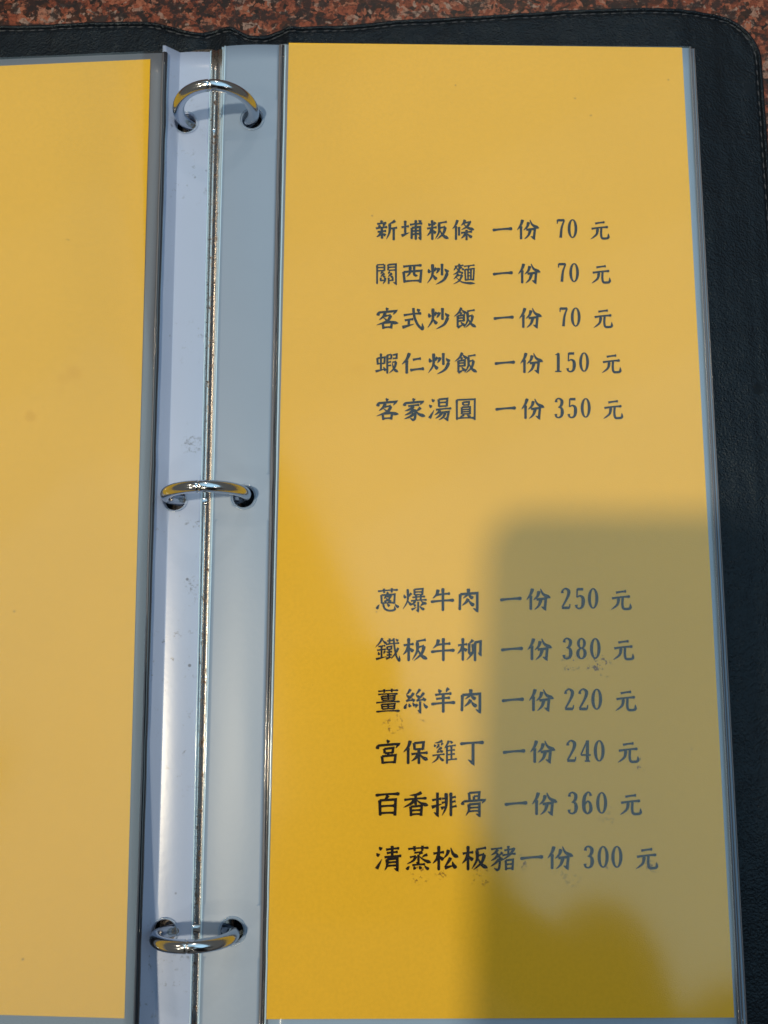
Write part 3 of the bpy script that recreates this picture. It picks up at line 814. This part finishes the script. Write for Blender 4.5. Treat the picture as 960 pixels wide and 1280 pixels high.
D = {
'0': [('o', 25, 50, 15.5, 41, 8, 3.6)],
'1': [('w', (26, 8, 4), (26, 20, 8), (26, 92, 8)), ('w', (26, 8, 3), (22, 14, 4), (13, 17, 3)), ('w', (12, 92, 4), (40, 92, 4))],
'2': [('w', (11, 28, 8), (12, 17, 5), (24, 8, 4.5), (37, 17, 8), (37, 33, 8), (28, 55, 6), (10, 88, 4.5)), ('w', (9, 90, 7), (41, 90, 7)), ('w', (41, 90, 4), (43, 74, 3))],
'3': [('w', (11, 25, 8), (13, 13, 5), (24, 8, 4.5), (36, 18, 8), (35, 35, 8), (27, 46, 5), (20, 47, 3)), ('w', (24, 46, 3), (35, 53, 7), (38, 70, 9), (34, 86, 7), (23, 93, 4.5), (12, 89, 5), (10, 77, 8))],
'4': [('w', (32, 7, 8), (32, 92, 8)), ('w', (31, 8, 4), (6, 66, 4)), ('w', (6, 67, 4.5), (45, 67, 4.5)), ('w', (21, 92, 4), (43, 92, 4))],
'5': [('w', (13, 11, 7), (38, 11, 7)), ('w', (13, 9, 4), (12, 46, 4)), ('w', (12, 46, 3), (24, 39, 4.5), (36, 47, 8), (38, 66, 9), (34, 85, 7), (22, 93, 4.5), (11, 88, 5), (9, 77, 8))],
'6': [('w', (38, 22, 7), (34, 10, 4.5), (25, 8, 4.5), (14, 24, 8), (10, 52, 9), (13, 80, 8), (25, 93, 4.5), (37, 82, 8), (38, 66, 8), (34, 50, 6), (25, 44, 4.5), (13, 58, 4.5))],
'7': [('w', (9, 11, 7), (41, 11, 7)), ('w', (9, 9, 4), (9, 27, 3)), ('w', (41, 11, 4), (29, 44, 6), (24, 92, 8))],
'8': [('o', 25, 28.5, 12.5, 20, 7.5, 3.6), ('o', 25, 71, 15, 21.5, 8.5, 3.8)],
}
def catmull(P, n=6):
    if len(P) < 3: return P
    out = []
    Q = [P[0]] + P + [P[-1]]
    for i in range(1, len(Q) - 2):
        for k in range(n):
            t = k / n
            out.append(tuple(0.5 * ((2 * Q[i][c]) + (-Q[i - 1][c] + Q[i + 1][c]) * t + (2 * Q[i - 1][c] - 5 * Q[i][c] + 4 * Q[i + 1][c] - Q[i + 2][c]) * t * t
                        + (-Q[i - 1][c] + 3 * Q[i][c] - 3 * Q[i + 1][c] + Q[i + 2][c]) * t ** 3) for c in range(len(P[0]))))
    out.append(P[-1]); return out
def lerp_prof(pr, t):
    for (a, wa), (b, wb) in zip(pr, pr[1:]):
        if t <= b: return wa + (wb - wa) * (t - a) / max(1e-9, b - a)
    return pr[-1][1]
PROF = {
 'h': [(0, .95), (.12, .8), (.5, .68), (.82, .75), (.93, 1.12), (1, .7)],
 'H': [(0, .7), (.06, 1.1), (.2, .8), (.5, .68), (.8, .85), (.93, 1.25), (1, .7)],
 'v': [(0, .8), (.06, 1.2), (.2, .95), (.8, .92), (.95, 1.0), (1, .6)],
 'p': [(0, .9), (.08, 1.25), (.5, .9), (.8, .6), (1, .18)],
 'n': [(0, .35), (.4, .85), (.78, 1.45), (.9, 1.0), (1, .2)],
 'd': [(0, .3), (.35, .9), (.75, 1.35), (.93, 1.15), (1, .5)],
 't': [(0, 1.2), (.15, 1.15), (.6, .7), (1, .15)],
 'z': [(0, .85), (1, .95)],
}
def stroke_pts(kind, P, W):
    """centre line with widths, in glyph units"""
    if kind in 'pn' and len(P) > 2: C = catmull(P, 7)
    elif kind in 'pnd' and len(P) == 2:
        (x0, y0), (x1, y1) = P
        nx_, ny_ = (y1 - y0) * 0.08, -(x1 - x0) * 0.08
        C = catmull([P[0], ((x0 + x1) / 2 - nx_, (y0 + y1) / 2 - ny_), P[1]], 5)
    elif kind in 'hHvt':
        C = [tuple(P[0][c] + (P[1][c] - P[0][c]) * i / 14 for c in (0, 1)) for i in range(15)]
        if kind in 'hH':
            Ln = P[1][0] - P[0][0]
            C = [(x_, y_ - math.sin(math.pi * i / 14) * Ln * 0.018) for i, (x_, y_) in enumerate(C)]
    elif kind == 'b': C = catmull(P, 8)
    else:
        C = []
        for a, b in zip(P, P[1:]):
            C += [tuple(a[c] + (b[c] - a[c]) * i / 8 for c in (0, 1)) for i in range(8)]
        C.append(P[-1])
    L_ = [0]
    for a, b in zip(C, C[1:]): L_.append(L_[-1] + math.dist(a, b))
    T = L_[-1] or 1
    out = []
    for c, l in zip(C, L_):
        t = l / T
        if kind in PROF: w = lerp_prof(PROF[kind], t) * W
        else:   # g, b : hooked end
            hook = math.dist(P[-1], P[-2]) if kind == 'g' else math.dist(P[-1], P[-2])
            rem = T - l
            w = W * (0.95 if rem > hook else 0.25 + 1.0 * rem / hook)
        out.append((c[0], c[1], w))
    return out
class Ink:
    def __init__(s): s.v = []; s.f = []; s.k = 0
    def ribbon(s, pts, place):
        # mitred ribbon ; each stroke lies a few microns above the one before
        s.k += 1; dz = 0.00001 + 0.0000035 * (s.k % 24)
        n = len(pts); base = len(s.v)
        for i in range(n):
            a = pts[max(0, i - 1)]; b = pts[min(n - 1, i + 1)]; c = pts[i]
            d1 = (c[0] - a[0], c[1] - a[1]); d2 = (b[0] - c[0], b[1] - c[1])
            def nz(d):
                l = math.hypot(*d); return (d[0] / l, d[1] / l) if l > 1e-9 else None
            u1, u2 = nz(d1), nz(d2)
            if not u1: u1 = u2
            if not u2: u2 = u1
            tx, ty = u1[0] + u2[0], u1[1] + u2[1]; l = math.hypot(tx, ty) or 1; tx /= l; ty /= l
            cosh = max(0.62, tx * u1[0] + ty * u1[1])
            w = c[2] / 2 / cosh
            s.v.append(place(c[0] - ty * w, c[1] + tx * w, dz)); s.v.append(place(c[0] + ty * w, c[1] - tx * w, dz))
        for i in range(n - 1):
            s.f.append((base + 2 * i, base + 2 * i + 1, base + 2 * i + 3, base + 2 * i + 2))
    def oval(s, cx, cy, rx, ry, tw, th_, place):
        s.k += 1; dz = 0.00001 + 0.0000035 * (s.k % 24)
        base = len(s.v); n = 40
        for i in range(n):
            a = 2 * math.pi * i / n; c, d = math.cos(a), math.sin(a)
            s.v.append(place(cx + c * (rx + tw / 2), cy + d * (ry + th_ / 2), dz)); s.v.append(place(cx + c * (rx - tw / 2), cy + d * (ry - th_ / 2), dz))
        for i in range(n):
            j = (i + 1) % n
            s.f.append((base + 2 * i, base + 2 * i + 1, base + 2 * j + 1, base + 2 * j))

# every line: y centre, size in photo pixels, dish characters with centres, then quantity, price digits, currency
LINES = [
 (287.5, 27.5, "新埔粄條", [483, 515, 547, 579], 628, 660, "70", [701, 715.5], 749.5),
 (342.5, 27.7, "關西炒麵", [483, 515.5, 547.5, 580], 628.5, 661.5, "70", [702.5, 717.5], 751),
 (398, 28, "客式炒飯", [484, 516, 548, 581], 629.5, 663, "70", [704.5, 719.5], 753.5),
 (454.3, 28.3, "蝦仁炒飯", [483.5, 516, 549, 582], 631, 664.5, "150", [697.5, 714, 730], 764),
 (511.5, 28.6, "客家湯圓", [484, 517.3, 550, 582], 632, 666, "350", [699, 715.5, 732], 766),
 (749.5, 30, "蔥爆牛肉", [485, 518.5, 553, 586], 638.5, 673, "250", [707, 725, 741.3], 776),
 (812, 30.4, "鐵板牛柳", [484.5, 519, 553.5, 587], 640, 674.6, "380", [709.4, 726.7, 744], 779),
 (875.5, 30.8, "薑絲羊肉", [485, 519.6, 554, 589], 641, 676.6, "220", [711.3, 729, 745.8], 782),
 (940, 31.2, "宮保雞丁", [485.3, 519.5, 555.5, 590], 642.6, 678.3, "240", [714, 732, 748.9], 785),
 (1005, 31.6, "百香排骨", [484.4, 519.5, 555, 592.3], 645, 680.7, "360", [716, 734.3, 752], 788),
 (1072.5, 32, "清蒸松板豬", [485.7, 523, 557, 593.6, 629], 664.6, 700.3, "300", [736, 753.8, 771], 808),
]
for (yc, sz, dish, xs, x1, x2, price, dx, xy) in LINES:
    ink = Ink()
    def placer(cx, cy, sx, sy, ox):
        c = at(cx, cy, z); ax_ = at(cx + 10, cy - 0.03, z) - c; ay_ = at(cx, cy + 10, z) - c
        def pl(gx, gy, dz):
            p = c + ax_ * ((gx - ox) / 100 * sx / 10) + ay_ * ((gy - 50) / 100 * sy / 10)
            p.z = z + 0.00012 + dz
            return p
        return pl
    chars = list(zip(dish, xs)) + [('一', x1), ('份', x2), ('元', xy)]
    for ch, cx in chars:
        cyy = yc if cx < 650 and ch not in '一份元' else yc - 0.3
        wsz = {'一': sz * 1.0, '元': sz * 0.93, '份': sz * 1.03}.get(ch, sz)
        if ch == '元': cyy += 0.8
        pl = placer(cx, cyy, wsz, sz * 0.96, 50)
        W, body = G[ch].split('|'); W = float(W) * 1.46
        for st in body.split(';'):
            a = st.split(); kind = a[0]; nums = list(map(float, a[1:]))
            P = list(zip(nums[::2], nums[1::2]))
            ink.ribbon(stroke_pts(kind, P, W), pl)
    for ch, cx in zip(price, dx):
        pl = placer(cx, yc - 1.5, sz * 1.0, sz * 0.98, 25)
        for it in D[ch]:
            DW = 1.62
            if it[0] == 'o': ink.oval(*it[1:5], it[5] * DW, it[6] * DW, pl)
            else:
                ink.ribbon(catmull([(a_, b_, c_ * DW) for a_, b_, c_ in it[1:]], 7), pl)
    o = mesh("printed_line", ink.v, ink.f, M_ink, page, smooth=False)
    o.matrix_parent_inverse = invp
    # face normals must look up
    if o.data.polygons[0].normal.z < 0: o.data.flip_normals()

# ------------------------------------------------------------------ the photographer (outside the frame): casts the phone's shadow, mirrored in the sleeves
ph = empty("mobile_phone", CAM + Vector((-0.025, -0.06, 0.012)))
bm = bmesh.new()
PW, PL, PT = 0.076, 0.158, 0.008
cs = []
for sx_, sy_, a0 in ((1, 1, 0), (-1, 1, 90), (-1, -1, 180), (1, -1, 270)):
    for k in range(7):
        a = math.radians(a0 + 15 * k)
        cs.append((sx_ * (PW / 2 - 0.010) + 0.010 * math.cos(a), sy_ * (PL / 2 - 0.010) + 0.010 * math.sin(a)))
lo = [bm.verts.new((x_, y_, 0)) for x_, y_ in cs]; hi = [bm.verts.new((x_, y_, PT)) for x_, y_ in cs]
bm.faces.new(lo[::-1]); bm.faces.new(hi)
for i in range(len(cs)):
    j = (i + 1) % len(cs); bm.faces.new((lo[i], lo[j], hi[j], hi[i]))
bmesh.ops.bevel(bm, geom=[e for e in bm.edges if abs(e.verts[0].co.z - e.verts[1].co.z) < 1e-6], offset=0.0018, segments=3, affect='EDGES')
me = bpy.data.meshes.new("phone_body"); bm.to_mesh(me); bm.free()
link("phone_body", me, M_glass, ph)
lens = []
for k in range(24):
    a = 2 * math.pi * k / 24
    lens.append((0.025 + 0.007 * math.cos(a), 0.06 + 0.007 * math.sin(a)))
bm = bmesh.new()
vv = [bm.verts.new((x_, y_, -0.0012)) for x_, y_ in lens]; v2 = [bm.verts.new((x_, y_, 0.0004)) for x_, y_ in lens]
bm.faces.new(vv[::-1])
for i in range(24): bm.faces.new((vv[i], vv[(i + 1) % 24], v2[(i + 1) % 24], v2[i]))
me = bpy.data.meshes.new("camera_lens"); bm.to_mesh(me); bm.free()
link("camera_lens", me, M_glass, ph)
ph.rotation_euler = (TH, 0, 0)
ph.location = CAM + Matrix.Rotation(TH, 3, 'X') @ Vector((-0.025, -0.06, 0.004))
tag(ph, "dark phone above the menu, casting the round-cornered shadow on the right page", "phone")

def skin_chain(me_name, nodes, edges, mat_, parent=None, sub=2):
    me = bpy.data.meshes.new(me_name)
    me.from_pydata([n_[0] for n_ in nodes], edges, [])
    o = link(me_name, me, mat_, parent)
    sk = o.modifiers.new("skin", 'SKIN'); sk.use_smooth_shade = True
    layer = me.skin_vertices[0] if me.skin_vertices else None
    if layer is None:
        bm_ = bmesh.new(); bm_.from_mesh(me); bm_.verts.layers.skin.verify(); bm_.to_mesh(me); bm_.free()
        layer = me.skin_vertices[0]
    for v_, n_ in zip(layer.data, nodes):
        r_ = n_[1]; v_.radius = (r_, r_) if not isinstance(r_, tuple) else r_
    layer.data[0].use_root = True
    ss = o.modifiers.new("sub", 'SUBSURF'); ss.levels = sub; ss.render_levels = sub
    return o
HX, HY = 0.228, -0.305           # head, leaning over the table beside the phone
person = empty("person", (HX, -0.75, 0))
tag(person, "person in dark clothes holding the phone, mirrored as dark bump at lower right", "person")
phc = ph.location
gx, gy, gz = phc.x + 0.046, phc.y - 0.03, phc.z + 0.0
nodes = [((0.16, -0.80, 0.05), 0.13), ((0.19, -0.66, 0.33), 0.14), ((0.22, -0.50, 0.56), 0.12), ((HX, HY - 0.08, 0.68), 0.055), ((HX, HY, 0.765), 0.085), ((HX, HY + 0.02, 0.85), 0.075),
         ((0.345, -0.300, 0.60), 0.088), ((0.50, -0.36, 0.34), 0.048), ((0.27, -0.30, 0.30), 0.035), ((gx + 0.045, gy - 0.06, gz - 0.01), 0.026), ((gx + 0.012, gy - 0.02, gz + 0.012), 0.018),
         ((0.04, -0.52, 0.57), 0.065), ((-0.10, -0.56, 0.34), 0.05), ((-0.12, -0.50, 0.10), 0.036), ((-0.11, -0.42, 0.03), 0.02)]
edges = [(0, 1), (1, 2), (2, 3), (3, 4), (4, 5), (2, 6), (6, 7), (7, 8), (8, 9), (9, 10), (2, 11), (11, 12), (12, 13), (13, 14)]
body = skin_chain("body", nodes, edges, M_cloth, person)
body.matrix_parent_inverse = Matrix.Translation(-person.location)
# the fingers that close on the phone's edge
for k in range(4):
    y0 = gy - 0.045 + 0.018 * k
    fn = [((gx + 0.014, gy - 0.02, gz + 0.012), 0.009), ((gx + 0.014, y0, gz - 0.004), 0.008), ((gx - 0.001, y0 + 0.003, gz - 0.012 - 0.001 * k), 0.007), ((gx - 0.012, y0 + 0.004, gz - 0.010), 0.006)]
    o = skin_chain("finger", fn, [(0, 1), (1, 2), (2, 3)], M_skin, person, 1)
    o.matrix_parent_inverse = Matrix.Translation(-person.location)
fn = [((gx + 0.014, gy - 0.03, gz + 0.010), 0.011), ((gx + 0.004, gy - 0.02, gz + 0.022), 0.009), ((gx - 0.018, gy - 0.005, gz + 0.020), 0.008)]
o = skin_chain("thumb", fn, [(0, 1), (1, 2)], M_skin, person, 1)
o.matrix_parent_inverse = Matrix.Translation(-person.location)
bpy.context.view_layer.update()
